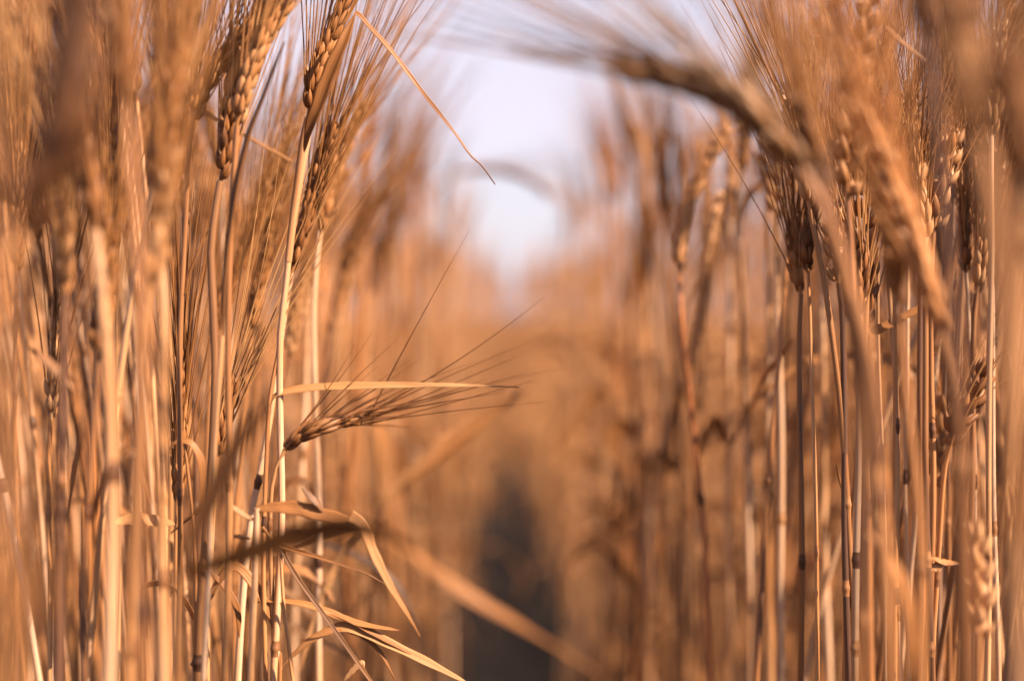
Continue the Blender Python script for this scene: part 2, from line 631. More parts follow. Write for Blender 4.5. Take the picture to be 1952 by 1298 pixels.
# ---------------------------------------------------------------- ground
def build_ground():
    xs = np.concatenate([[-900, -300, -100, -40, -18, -9, -5], np.linspace(-3, 3, 121), [5, 9, 18, 40, 100, 300, 900]])
    ys = np.concatenate([[-900, -300, -60, -12, -4], np.linspace(-1.5, 7, 171), [9, 13, 20, 40, 100, 300, 1200]])
    X, Y = np.meshgrid(xs, ys)
    r2 = np.random.default_rng(3)
    Z = np.zeros_like(X)
    near = (np.abs(X) <= 3) & (Y >= -1.5) & (Y <= 7)
    Z += near * (0.006 * np.sin(X * 41 + 2 * np.sin(Y * 9)) + 0.005 * np.sin(Y * 37 + X * 23) + 0.008 * r2.normal(size=X.shape))
    Z -= near * 0.022 * np.exp(-(X / 0.11) ** 2)
    v = np.stack([X, Y, Z - 0.006], -1).reshape(-1, 3)
    f = grid_faces(len(ys), len(xs), False)
    me = mesh_from('ground', M_SOIL, v, f, v * 1.0)
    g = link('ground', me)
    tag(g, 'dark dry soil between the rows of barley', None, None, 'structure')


build_ground()

LF, LM, LB = 'sharp stalks in the left bank', 'blurred near stalks on the left', 'softly blurred stalks behind the left bank'
RF, RM = 'stalks in the right bank', 'blurred near stalks on the right'

# ================================================================ left bank, the stalks in focus
stalk('pale upright stalk with pink sheath and a broken straw bent down from its top', 0.60,
      [(524, 1285), (533, 1000), (532, 800), (536, 640), (546, 560), (560, 420), (578, 290), (588, 225)],
      [(596, 160), (612, 110), (634, 60), (652, 10), (668, -60)], awn=0.13, spread=0.10, r=1.75, group=LF, roll=0.5, nodes=[1240], stem_tone=.82, tint=(1.1, 1.08, 1.12), ear_tone=.45,
      sheath=[(480, 228, 2.2)],
      leaves=[([(580, 290, .588), (592, 240, .586), (606, 205, .585), (630, 140, .585), (656, 80, .586), (677, 28, .59)], 6.2, dict(taper='both', roll=0.25, fold=0.5)),
              ([(676, 26), (684, 30), (702, 52), (745, 100), (800, 170), (860, 246), (896, 296), (918, 316), (944, 352)], 2.3, dict(taper='tip', roll=0.5, fold=0.7, wave=0.3, tint=(.75, .7, .72)))])
stalk('pinkish stem leaning right behind the pale upright stalk, its orange ear glowing under fine awns', 0.625,
      [(455, 1298), (478, 1000), (495, 900), (512, 800), (528, 690), (543, 590), (556, 520)],
      [(566, 480), (580, 430), (596, 370), (616, 300), (640, 230)], awn=0.13, spread=0.09, r=1.8, group=LF, roll=1.9,
      leaves=[([(600, 395), (610, 420), (611, 445), (603, 475), (594, 497)], 0.9, dict(taper='tip'))])
stalk('thin reddish stem below a withered bent husk, big orange ear rising right out of frame', 0.575,
      [(338, 1298), (341, 1000), (343, 850), (345, 700), (349, 560), (354, 420), (359, 300), (368, 232)],
      [(382, 185), (412, 130), (455, 75), (510, 15), (560, -50)], awn=0.13, spread=0.12, r=1.35, group=LF, roll=0.2,
      leaves=[([(366, 236), (376, 205), (392, 178), (414, 150)], 4.2, dict(taper='both', roll=0.7, fold=0.6)),
              ([(382, 214), (398, 220), (414, 231)], 2.6, dict(taper='blunt', roll=0.3, fold=0.5)),
              ([(352, 560), (358, 530), (372, 495), (386, 460), (397, 440)], 2.2, dict(taper='tip', roll=0.6))])
stalk('small pale bleached ear pressed against a thin stem, kernels in sharp detail', 0.60,
      [(330, 1298), (333, 1150), (336, 1010), (338, 960)],
      [(341, 880), (344, 800), (345, 720), (345, 640), (344, 590)], awn=0.10, spread=0.05, r=1.2, group=LF, roll=1.5, size=0.82)
stalk('plaited brown ear with plump kernels, second ear in from the blurred orange one', 0.575,
      [(379, 1298), (386, 1150), (396, 1000), (404, 850), (408, 700), (404, 560), (402, 480), (408, 420), (420, 345)],
      [(430, 300), (438, 240), (446, 180), (460, 115), (482, 55), (500, 10)], awn=0.14, spread=0.08, r=2.2, group=LF, roll=0.15, nodes=[1255], stem_tone=.5, tint=(.62, .64, .72), size=1.08)
stalk('softly lit ear leaning right beneath the plaited brown ear, awns running up and right', 0.69,
      [(392, 1298), (394, 1000), (398, 800), (404, 660)],
      [(414, 610), (432, 560), (456, 500), (486, 420), (512, 350)], awn=0.14, spread=0.10, r=1.8, group=LF, roll=0.9)
stalk('dark ear low in the left bank, long dark awns standing straight up', 0.61,
      [(396, 1298), (402, 1100), (408, 950), (414, 870)],
      [(420, 835), (430, 795), (442, 755), (452, 715)], awn=0.135, spread=0.09, r=1.5, group=LF, roll=0.2, bias=(0.16, 0, 0.1), size=0.95)
stalk('drooping dark barley ear reaching right over the furrow, awns spread in a sharp fan', 0.60,
      [(520, 1298), (516, 1150), (514, 1020), (518, 930), (530, 880), (542, 858)],
      [(566, 836), (604, 818), (645, 804, .61), (690, 798, .63)], awn=0.05, spread=0.05, r=1.3, group=LF, roll=1.45, size=0.95, ear_tint=(.55, .5, .48),
      tips=[(1040, 564), (895, 438), (1010, 652, .62), (985, 680), (1000, 712), (1050, 706, .63), (1015, 726), (960, 748), (1040, 766), (905, 690, .62),
            (880, 760), (930, 722), (1090, 700, .65)])
stalk('stem holding a flat orange leaf that points right across the furrow', 0.60,
      [(505, 1298), (505, 1100), (509, 900), (512, 790), (518, 735), (527, 690), (536, 640)], None, stem_tone=.35, awn=0.13, spread=0.07, r=1.2, group=LF, roll=2.2, size=0.85,
      leaves=[([(512, 780), (522, 757), (545, 748), (590, 741), (640, 738), (760, 735), (880, 735), (990, 738)], 4.3, dict(taper='leaf', roll=0.75, fold=0.35))])
stalk('short grey stem with a sharply folded straw hanging to the bottom edge', 0.585,
      [(556, 1298), (545, 1200), (538, 1110), (535, 1042)], None, r=1.0, group=LF, nodes=[],
      leaves=[([(532, 1035), (545, 1065), (572, 1110), (612, 1165), (660, 1232), (708, 1300), (730, 1330)], 2.1, dict(taper='blunt', roll=0.4, fold=0.8)),
              ([(533, 1040), (565, 1050), (620, 1066), (690, 1090), (718, 1104), (748, 1122)], 1.9, dict(taper='tip', roll=0.3, fold=0.8)),
              ([(500, 1004), (512, 1020), (522, 1036)], 1.4, dict(taper='blunt'))])
stalk('low stem with two arched narrow leaves curving down to the right, bottom of frame', 0.60,
      [(532, 1330), (534, 1290), (536, 1275)], None, r=1.4, group=LF, nodes=[1282],
      leaves=[([(536, 1272), (560, 1248), (600, 1216), (650, 1196), (690, 1205), (760, 1236), (830, 1270), (895, 1304)], 4.6, dict(taper='both', roll=0.6, fold=0.4)),
              ([(650, 1196), (690, 1212), (725, 1244), (755, 1300)], 2.8, dict(taper='tip', roll=0.6, fold=0.5)),
              ([(488, 1150), (500, 1146), (545, 1147), (600, 1158), (680, 1188), (762, 1202)], 3.3, dict(taper='both', roll=0.8, fold=0.5)),
              ([(600, 1160), (660, 1180), (720, 1212), (790, 1250)], 3.2, dict(taper='both', roll=0.9, fold=0.5)),
              ([(655, 1298), (672, 1278), (690, 1262), (694, 1272)], 2.6, dict(taper='both', roll=0.4))])
stalk('stem with a pale broken leaf lying level, its dry end hanging down', 0.565,
      [(480, 1298), (484, 1150), (488, 1020), (490, 968)], None, r=1.7, group=LF, nodes=[1000],
      leaves=[([(482, 972), (520, 968), (565, 970), (615, 982), (650, 988), (684, 991)], 6.2, dict(taper='both', roll=0.55, fold=0.3)),
              ([(668, 984), (690, 1000), (712, 1055), (745, 1120), (776, 1170), (800, 1212)], 4.6, dict(taper='tip', roll=0.5, fold=0.4)),
              ([(428, 960), (445, 968), (470, 985), (488, 990)], 2.4, dict(taper='both', roll=0.7)),
              ([(575, 930), (590, 945), (606, 962), (614, 976)], 3.6, dict(taper='both', roll=0.9)),
              ([(440, 1022), (456, 1022), (478, 1026)], 1.6, dict(taper='both'))])
stalk('stem with a curled leaf looping over and hanging beside the pale ear', 0.59,
      [(372, 1298), (372, 1150), (368, 1010), (358, 900), (352, 846)], None, r=1.0, group=LF, nodes=[],
      leaves=[([(322, 862), (332, 846), (350, 841), (368, 850), (382, 880), (386, 930), (378, 968), (352, 992), (326, 1016)], 4.2, dict(taper='both', roll=0.6, twist=0.8, fold=0.4)),
              ([(216, 998, .57), (250, 992, .58), (300, 994), (334, 1000)], 6.0, dict(taper='both', roll=0.8, fold=0.3))])
stalk('thin dark ear in detail near the left edge, kernels standing apart', 0.63,
      [(92, 1298), (92, 1050), (93, 900), (97, 800)],
      [(101, 750), (106, 690), (110, 630), (113, 570), (116, 520)], awn=0.10, spread=0.08, r=1.4, group=LF, roll=1.4, size=0.9,
      leaves=[([(170, 985), (166, 940), (158, 915)], 2.0, dict(taper='tip')), ([(130, 980), (142, 905), (150, 850), (146, 800)], 5.0, dict(taper='both', roll=0.9))])
stalk('slim stem with a stiff thin leaf crossing in front of it, upper left', 0.60,
      [(222, 1298), (222, 1000), (221, 800), (219, 620), (217, 480)],
      [(216, 430), (214, 370), (213, 300), (213, 240)], awn=0.13, spread=0.12, r=1.3, group=LF, roll=0.6, size=0.9,
      leaves=[([(246, 402), (236, 350), (220, 300), (204, 256)], 2.4, dict(taper='tip', roll=0.4)),
              ([(262, 300), (238, 230), (214, 160), (190, 76)], 2.2, dict(taper='leaf', roll=0.5))])
stalk('stalk with fine upright awns against the sky in the top left corner', 0.66,
      [(28, 1298), (28, 1000), (29, 700), (31, 520)],
      [(32, 470), (34, 400), (37, 330), (40, 270)], awn=0.15, spread=0.09, r=1.4, group=LF, roll=0.8, lod=2)
stalk('dark slender leaf-tipped stalk crossing between the two plaited ears', 0.545,
      [(385, 1298), (400, 1000), (415, 780), (424, 640)], None, r=1.3, group=LF, nodes=[],
      leaves=[([(424, 640), (432, 520), (450, 380), (474, 270), (506, 180), (542, 80)], 4.2, dict(taper='both', roll=1.0, fold=0.6)),
              ([(462, 256), (500, 278), (530, 294), (556, 308)], 1.3, dict(taper='blunt'))])
stalk('stout stem with a pale joint, bottom left of the pale upright stalk', 0.60,
      [(377, 1330), (379, 1270), (384, 1190), (388, 1100), (394, 1020), (402, 960)], None, r=2.0, group=LF, nodes=[1268],
      leaves=[([(384, 1185), (410, 1120), (450, 1080), (500, 1140), (530, 1220)], 4.2, dict(taper='both', roll=.5)),
              ([(390, 1080), (430, 1120), (452, 1160), (456, 1215)], 3.0, dict(taper='both', roll=.4)),
              ([(382, 1200), (350, 1140), (300, 1110), (250, 1130)], 4.0, dict(taper='both', roll=.6))])
stalk('shaded grey stem right of the stout jointed one', 0.70,
      [(446, 1298), (446, 1180), (450, 1050), (458, 900), (468, 760), (478, 640)],
      [(486, 590), (498, 530), (514, 460), (530, 390)], awn=0.14, spread=0.08, r=1.6, group=LF, roll=2.6,
      leaves=[([(450, 1060), (476, 1010), (520, 950), (556, 916), (584, 925), (600, 975)], 5.0, dict(taper='both', roll=.5)),
              ([(446, 1180), (480, 1120), (540, 1085), (600, 1100), (640, 1150)], 5.0, dict(taper='both', roll=.8)),
              ([(452, 1030), (420, 1090), (400, 1160), (392, 1230)], 4.0, dict(taper='tip', roll=.4))])
stalk('slender straw stem just left of the folded straw, dark at its foot', 0.76,
      [(498, 1298), (502, 1180), (508, 1050), (520, 900), (534, 780), (548, 680)],
      [(556, 640), (570, 580), (588, 520), (606, 460)], awn=0.13, spread=0.1, r=1.4, group=LF, roll=0.4,
      leaves=[([(506, 1060), (560, 1040), (640, 1010, .72), (690, 1000, .7), (650, 1060, .7), (600, 1180, .7), (570, 1280, .7)], 5.0, dict(taper='both', roll=.6)),
              ([(504, 1100), (560, 1140), (640, 1210), (700, 1290)], 6.0, dict(taper='both', roll=.7)),
              ([(510, 1010), (600, 1030), (700, 1070), (760, 1120), (800, 1200)], 5.0, dict(taper='both', roll=.6)),
              ([(502, 1210), (540, 1190), (620, 1230), (690, 1262)], 5.0, dict(taper='both', roll=.9))])

stalk('golden ear crowded against the big orange one, awns crossing it, top left', 0.56,
      [(430, 1298), (434, 1000), (436, 700), (440, 480), (446, 330), (452, 240)],
      [(464, 180), (486, 115), (520, 50), (558, -20)], awn=0.14, spread=0.11, r=1.6, group=LF, roll=0.9, ear_tone=.7)
stalk('soft ear leaning right just behind the sheathed stalk, fine awns fanned to the sky', 0.70,
      [(610, 1298), (606, 1000), (600, 760), (600, 560), (610, 440)],
      [(620, 385), (640, 320), (668, 255), (700, 195)], awn=0.15, spread=0.13, r=1.7, group=LF, roll=0.3, ear_tone=.6)
stalk('slightly soft ear between the notched ear and the withered husk', 0.64,
      [(318, 1298), (322, 1000), (326, 700), (328, 480), (332, 370)],
      [(336, 310), (346, 240), (358, 170), (376, 100)], awn=0.14, spread=0.1, r=1.5, group=LF, roll=0.2, ear_tone=.55)
# ---------------------------------------------------------------- left, near the lens and thrown out of focus
stalk('dark brown out-of-focus ear hanging close to the lens, upper left', 0.31,
      [(-160, 1298), (-130, 1000), (-85, 760), (-20, 580), (40, 440)],
      [(84, 360), (112, 270), (130, 170), (140, 60), (146, -60)], awn=0.12, spread=0.10, r=1.8, group=LM, roll=0.4, lod=1, size=1.4, ear_tone=.1, ear_tint=(.62, .6, .62))  # low ear tone and tint stand in for the shade it hangs in
stalk('thick blurred orange ear with dark notches, third from the left along the top', 0.47,
      [(310, 1298), (312, 1000), (312, 760), (311, 600), (306, 470), (303, 390)],
      [(304, 330), (314, 250), (328, 160), (346, 70), (366, -30)], awn=0.12, spread=0.12, r=2.1, group=LM, roll=0.1, size=1.15, awn_r=.0004)
stalk('broad blurred stalk leaning slightly, left of the notched orange ear', 0.385,
      [(268, 1298), (270, 1000), (276, 800), (274, 640), (264, 480), (252, 330), (242, 200)],
      [(238, 140), (232, 60), (230, -20), (232, -100)], awn=0.12, spread=0.10, r=2.2, group=LM, roll=0.6, stem_tone=.42, ear_tone=.5, tint=(.9, .88, .88))
stalk('blurred tan stem with a greyish middle, beside the broad leaning stalk', 0.44,
      [(205, 1298), (214, 1050), (216, 860), (210, 700), (196, 560), (182, 440)],
      [(174, 380), (160, 300), (150, 210), (146, 120)], awn=0.12, spread=0.10, r=2.2, group=LM, roll=1.0)
stalk('very blurred bright stalk filling the left edge from the middle down', 0.235,
      [(14, 1298), (12, 1000), (8, 800), (0, 600), (-14, 420)],
      [(-24, 340), (-36, 240), (-44, 140)], awn=0.11, spread=0.10, r=2.4, group=LM, roll=0.4, stem_tone=.5,
      leaves=[([(-40, 1330), (10, 1230), (60, 1150), (110, 1095), (172, 1052)], 7.0, dict(taper='leaf', roll=0.5, fold=0.2))])
stalk('blurred grey-brown stalk behind the bright left edge stalk', 0.48,
      [(110, 1298), (112, 1050), (118, 850), (122, 700), (124, 560)],
      [(124, 500), (120, 420), (112, 330), (100, 250)], awn=0.12, spread=0.12, r=2.1, group=LM, roll=2.0,
      leaves=[([(52, 660, .5), (90, 690, .5), (120, 720, .5), (142, 744, .5)], 3.5, dict(taper='both', roll=0.6))])
stalk('blurred slate-grey stem rising from the bottom edge, left of the dark leaves', 0.45,
      [(248, 1298), (254, 1150), (258, 1000), (262, 860), (270, 700), (288, 560)],
      [(296, 500), (306, 430), (318, 350), (326, 280)], awn=0.12, spread=0.1, r=2.0, group=LM, roll=1.2)
stalk('stalk with two long leaves tinted dark as if in shade, one arching over into the furrow', 0.39,
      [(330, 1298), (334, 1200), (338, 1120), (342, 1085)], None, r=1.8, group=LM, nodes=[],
      leaves=[([(346, 1080), (372, 1010), (420, 905), (465, 820), (512, 768)], 7.0, dict(taper='both', roll=-0.6, fold=0.3, tone=.15, tint=(.5, .5, .56))),  # shade on this blade is put into its low tone and grey tint
              ([(316, 1104), (400, 1074), (490, 1042), (570, 1014), (650, 1000), (730, 1014), (790, 1046)], 8.2, dict(taper='both', roll=-0.5, fold=0.3, tone=.22, tint=(.7, .7, .75))),  # shaded arm of the arching leaf, its shade carried by the tint
              ([(640, 1004), (700, 1012), (780, 1054), (880, 1128), (980, 1188), (1060, 1236), (1150, 1290)], 4.3, dict(taper='both', face=(.7, -.55, .5), fold=0.3, tone=.4, twist=.5, wave=.2))])  # sunlit reach of that arching leaf, split off in a lighter tone
stalk('blurred stem with tan leaf drooping from its top, left foreground below middle', 0.50,
      [(160, 1298), (164, 1150), (170, 980), (178, 820), (186, 690)],
      [(190, 640), (196, 570), (206, 490), (216, 420)], awn=0.12, spread=0.1, r=1.8, group=LM, roll=0.4,
      leaves=[([(172, 1000), (200, 920), (240, 860), (270, 900), (290, 960)], 5.0, dict(taper='leaf', roll=0.7))])

# ---------------------------------------------------------------- left, just behind the focus
for lab, dd, xb, xm, ye, dx, lean in [
    ('soft straw stem right of the fan of sharp awns', 0.88, 590, 612, 640, 56, 0.3),
    ('tall blurred pale stem left of the bright kernels', 0.95, 655, 652, 520, 44, 0.3),
    ('wide blurred stem farther along the furrow, under the slanting awns', 1.05, 694, 690, 560, 60, 0.2),
    ('blurred ear with bright kernels catching sun, awns slanting right toward the sky', 0.84, 600, 622, 520, 96, 0.7),
    ('second blurred ear whose awns slant right, just behind the glowing orange one', 0.80, 560, 580, 480, 70, 0.5),
    ('blurred leaning stalk rising between plaited ear and sheathed ear', 0.78, 470, 486, 400, 60, 0.5),
    ('blurred upright stalk behind the horizontal fan, nearest the furrow', 1.15, 738, 726, 500, 30, 0.2)]:
    stalk(lab, dd, [(xb, 1298), ((xb + xm) / 2, 1000), (xm, 760), (xm + dx * 0.15, ye + 60), (xm + dx * 0.3, ye)],
          [(xm + dx * 0.5, ye - 50), (xm + dx * 0.8, ye - 105), (xm + dx * 1.2, ye - 160)], awn=0.12, spread=0.09, r=2.0, group=LB, lod=1, bias=(lean * 0.25, 0, 0), roll=rng.random() * 3)
stalk('stalk with a broad blurred orange leaf slanting up across the furrow', 0.86,
      [(700, 1298), (706, 1150), (716, 1040), (730, 965)], None, r=1.8, group=LB,
      leaves=[([(730, 958), (770, 916), (826, 868), (886, 822), (945, 780), (996, 746)], 12.0, dict(taper='both', roll=0.0, face=(.75, -.6, .45), fold=0.2, tone=1.0, tint=(1.2, 1.15, 1.1)))])  # tone and tint raised in place of sunlight that misses the leaf
stalk('drooping blurred ear bowed over the furrow against the pale sky', 1.50,
      [(742, 1298), (752, 900), (764, 620), (790, 440), (830, 360), (876, 328)],
      [(920, 322), (966, 328), (1010, 344), (1044, 368)], awn=0.12, spread=0.16, r=2.0, group=LB, lod=1, size=1.15)

# ================================================================ right bank
stalk('thick blurred ear arching left over the furrow, awns streaming across the sky', 0.405,
      [(1702, 1298), (1690, 1080), (1672, 900), (1654, 740), (1630, 600), (1600, 480), (1566, 390), (1530, 325)],
      [(1492, 275), (1452, 232), (1400, 192), (1335, 165), (1262, 145), (1180, 132)], awn=0.105, spread=0.10, r=2.4, group=RM, roll=0.3, size=1.4, awn_r=.00045, ear_tint=(.62, .66, .74), ear_tone=.7, bias=(-.1, 0, .12),
      sheath=[(860, 560, 1.9)], stem_tone=.35, tips=[(905, 92), (940, 98), (880, 80), (1000, 104)])
stalk('large blurred brown ear slanting up left, shaded on its left side', 0.44,
      [(1838, 1298), (1830, 1050), (1822, 850), (1808, 720), (1794, 640)],
      [(1776, 570), (1746, 480), (1712, 380), (1678, 290), (1646, 205)], awn=0.13, spread=0.12, r=2.0, group=RM, roll=0.5, size=1.12, ear_tint=(1.2, 1.15, 1.1))
stalk('long bare blurred stem running from top edge down past the wheat ears', 0.37,
      [(1846, 1298), (1838, 1000), (1828, 760), (1812, 520), (1795, 330), (1780, 200), (1766, 80)],
      [(1760, 20), (1752, -60), (1744, -140)], awn=0.1, spread=0.1, r=2.0, group=RM, roll=0.5, sheath=[(330, 60, 1.5)], stem_tone=.15, tint=(.7, .68, .72))
stalk('very wide blurred light stalk near the right edge', 0.30,
      [(1960, 1298), (1946, 1000), (1932, 760), (1914, 560), (1892, 400), (1868, 270)],
      [(1852, 190), (1834, 90), (1822, -20)], awn=0.11, spread=0.1, r=2.3, group=RM, roll=0.9, sheath=[(1000, 270, 1.7)])
stalk('dark blurred ear cut by the right edge near the top', 0.30,
      [(2080, 1298), (2060, 1000), (2035, 700), (2010, 480), (1985, 370)],
      [(1966, 300), (1944, 230), (1918, 160), (1894, 90)], awn=0.11, spread=0.12, r=2.0, group=RM, roll=0.2, lod=1)
stalk('blurred shadowy stalk along the right edge, lower half', 0.34,
      [(1938, 1298), (1936, 1050), (1938, 850), (1944, 650), (1952, 520)],
      [(1958, 440), (1966, 340), (1970, 240)], awn=0.11, spread=0.1, r=2.2, group=RM, roll=1.2)
stalk('broad blurred tan stem, bottom, right of the stems with red joints', 0.43,
      [(1640, 1298), (1640, 1100), (1644, 960), (1640, 800), (1626, 640), (1600, 520), (1580, 430)],
      [(1572, 380), (1558, 320), (1540, 250), (1524, 180)], awn=0.14, spread=0.12, r=2.1, group=RM, roll=0.7,
      leaves=[([(1650, 1010), (1684, 1050), (1712, 1095), (1730, 1150), (1738, 1220), (1734, 1300)], 4.5, dict(taper='both', roll=0.6, tone=.45))])
stalk('blurred pale stem with cool grey sheen, right of the broad tan stem', 0.45,
      [(1752, 1298), (1752, 1150), (1748, 1000), (1736, 850), (1722, 700), (1712, 590)],
      [(1708, 530), (1698, 450), (1686, 370), (1672, 290)], awn=0.12, spread=0.12, r=2.0, group=RM, roll=0.3)

stalk('reddish stem with dark left edge, first at the furrow side, pale ear on top', 0.76,
      [(1356, 1298), (1344, 1050), (1326, 880), (1312, 740), (1300, 620), (1293, 520)],
      [(1296, 470), (1308, 410), (1330, 350), (1358, 295), (1388, 248)], awn=0.04, spread=0.08, r=2.0, group=RF, roll=0.5, size=1.1, ear_tone=.9, ear_tint=(1.2, 1.2, 1.25), stem_tone=.5, tint=(1.1, .9, .85))
stalk('pale nodding ear hanging just right of the reddish stem', 0.80,
      [(1438, 1298), (1436, 1050), (1428, 840), (1420, 640), (1410, 470), (1404, 380), (1398, 350), (1384, 352)],
      [(1370, 390), (1356, 450), (1344, 530), (1334, 610), (1325, 690)], awn=0.05, spread=0.06, r=1.6, group=RF, roll=0.4, size=1.1, ear_tone=.95, ear_tint=(1.2, 1.2, 1.25))
stalk('dark-edged blurred stem, second from the furrow on the right, with upright ear', 0.82,
      [(1428, 1298), (1430, 1100), (1426, 900), (1418, 700), (1410, 520), (1408, 400), (1412, 330)],
      [(1416, 290), (1422, 230), (1430, 170), (1442, 110)], awn=0.12, spread=0.1, r=2.1, group=RF, roll=0.8,
      leaves=[([(1424, 800, .78), (1436, 760, .76), (1458, 715, .74), (1486, 675, .72), (1512, 645, .7)], 4.2, dict(taper='both', face=(.7, -.6, .4), fold=0.3, tone=.6)),
              ([(1414, 420), (1430, 372), (1458, 350), (1492, 332)], 5.0, dict(taper='both', roll=0.4))])
stalk('ear with sharp golden awns sweeping up left, right of the arching ear', 0.60,
      [(1640, 1298), (1626, 1100), (1612, 900), (1594, 720), (1574, 560), (1556, 460), (1544, 400)],
      [(1536, 350), (1526, 290), (1514, 235), (1500, 180)], awn=0.14, spread=0.09, r=1.7, group=RF, roll=0.4, bias=(-.14, 0, .0))
stalk('upright blurred orange ear with ruffled bright glumes, behind the slanting brown ear', 0.53,
      [(1662, 1298), (1656, 1000), (1642, 800), (1632, 640), (1622, 480), (1616, 380)],
      [(1614, 330), (1618, 250), (1630, 160), (1646, 70), (1660, -20)], kind='wheat', awn=0.07, spread=0.16, r=1.7, group=RM, roll=0.2,
      leaves=[([(1685, 52), (1710, 74), (1738, 98), (1762, 118)], 1.8, dict(taper='blunt'))])
stalk('wheat ear with pale open glumes low at its neck, half behind the slanting brown ear', 0.60,
      [(1612, 1298), (1616, 1100), (1634, 850), (1650, 650), (1654, 520), (1650, 440)],
      [(1650, 400), (1654, 350), (1662, 295), (1670, 240)], kind='wheat', awn=0.06, spread=0.2, r=1.5, group=RF, roll=0.1)
stalk('wheat ear with crossing pale awns, upper right between the dark stems', 0.61,
      [(1706, 1298), (1710, 1000), (1706, 760), (1696, 560), (1690, 420), (1692, 330)],
      [(1698, 290), (1712, 262), (1732, 236), (1752, 216)], kind='wheat', awn=0.065, spread=0.28, r=1.5, group=RF, roll=0.9,
      tips=[(1740, 14), (1700, 110), (1758, 140), (1672, 170), (1690, 190), (1752, 100), (1680, 130)])
stalk('wheat ear of loose upright spikelets right of the bare blurred stem', 0.61,
      [(1768, 1298), (1772, 1100), (1776, 900), (1776, 700), (1776, 520), (1780, 440)],
      [(1786, 400), (1796, 350), (1808, 300), (1822, 250)], kind='wheat', awn=0.06, spread=0.2, r=1.6, group=RF, roll=0.4)
stalk('small dark ear hung with thin scales, far right above the middle', 0.63,
      [(1858, 1298), (1856, 1000), (1852, 760), (1846, 600), (1842, 520)],
      [(1840, 480), (1838, 430), (1838, 385), (1842, 345)], awn=0.06, spread=0.2, r=1.3, group=RF, roll=1.4, size=0.85)
stalk('wheat ear bowed right with plump pale grains, right edge below the middle', 0.61,
      [(1776, 1298), (1780, 1180), (1790, 1020), (1800, 900), (1812, 850)],
      [(1824, 812), (1846, 774), (1866, 730), (1882, 694)], kind='wheat', awn=0.03, spread=0.2, r=1.5, group=RF, roll=0.7)
stalk('soft pale wheat ear upright beside the bowed one', 0.66,
      [(1772, 1298), (1774, 1150), (1776, 1000), (1780, 930)],
      [(1784, 890), (1790, 840), (1800, 790), (1806, 740)], kind='wheat', awn=0.03, spread=0.2, r=1.5, group=RF, roll=0.2)
stalk('blurred pale ear low at the right, near the bottom edge', 0.50,
      [(1866, 1298), (1866, 1220)], [(1866, 1180), (1862, 1120), (1860, 1060), (1862, 1000)], kind='wheat', awn=0.03, spread=0.2, r=1.5, group=RM, roll=0.6)
stalk('stem with awns bristling outward in the top right corner', 0.58,
      [(1880, 1298), (1884, 1000), (1888, 700), (1890, 420), (1890, 260)],
      [(1892, 220), (1896, 160), (1902, 100), (1908, 40)], awn=0.06, spread=0.35, r=1.4, group=RF, roll=0.6)

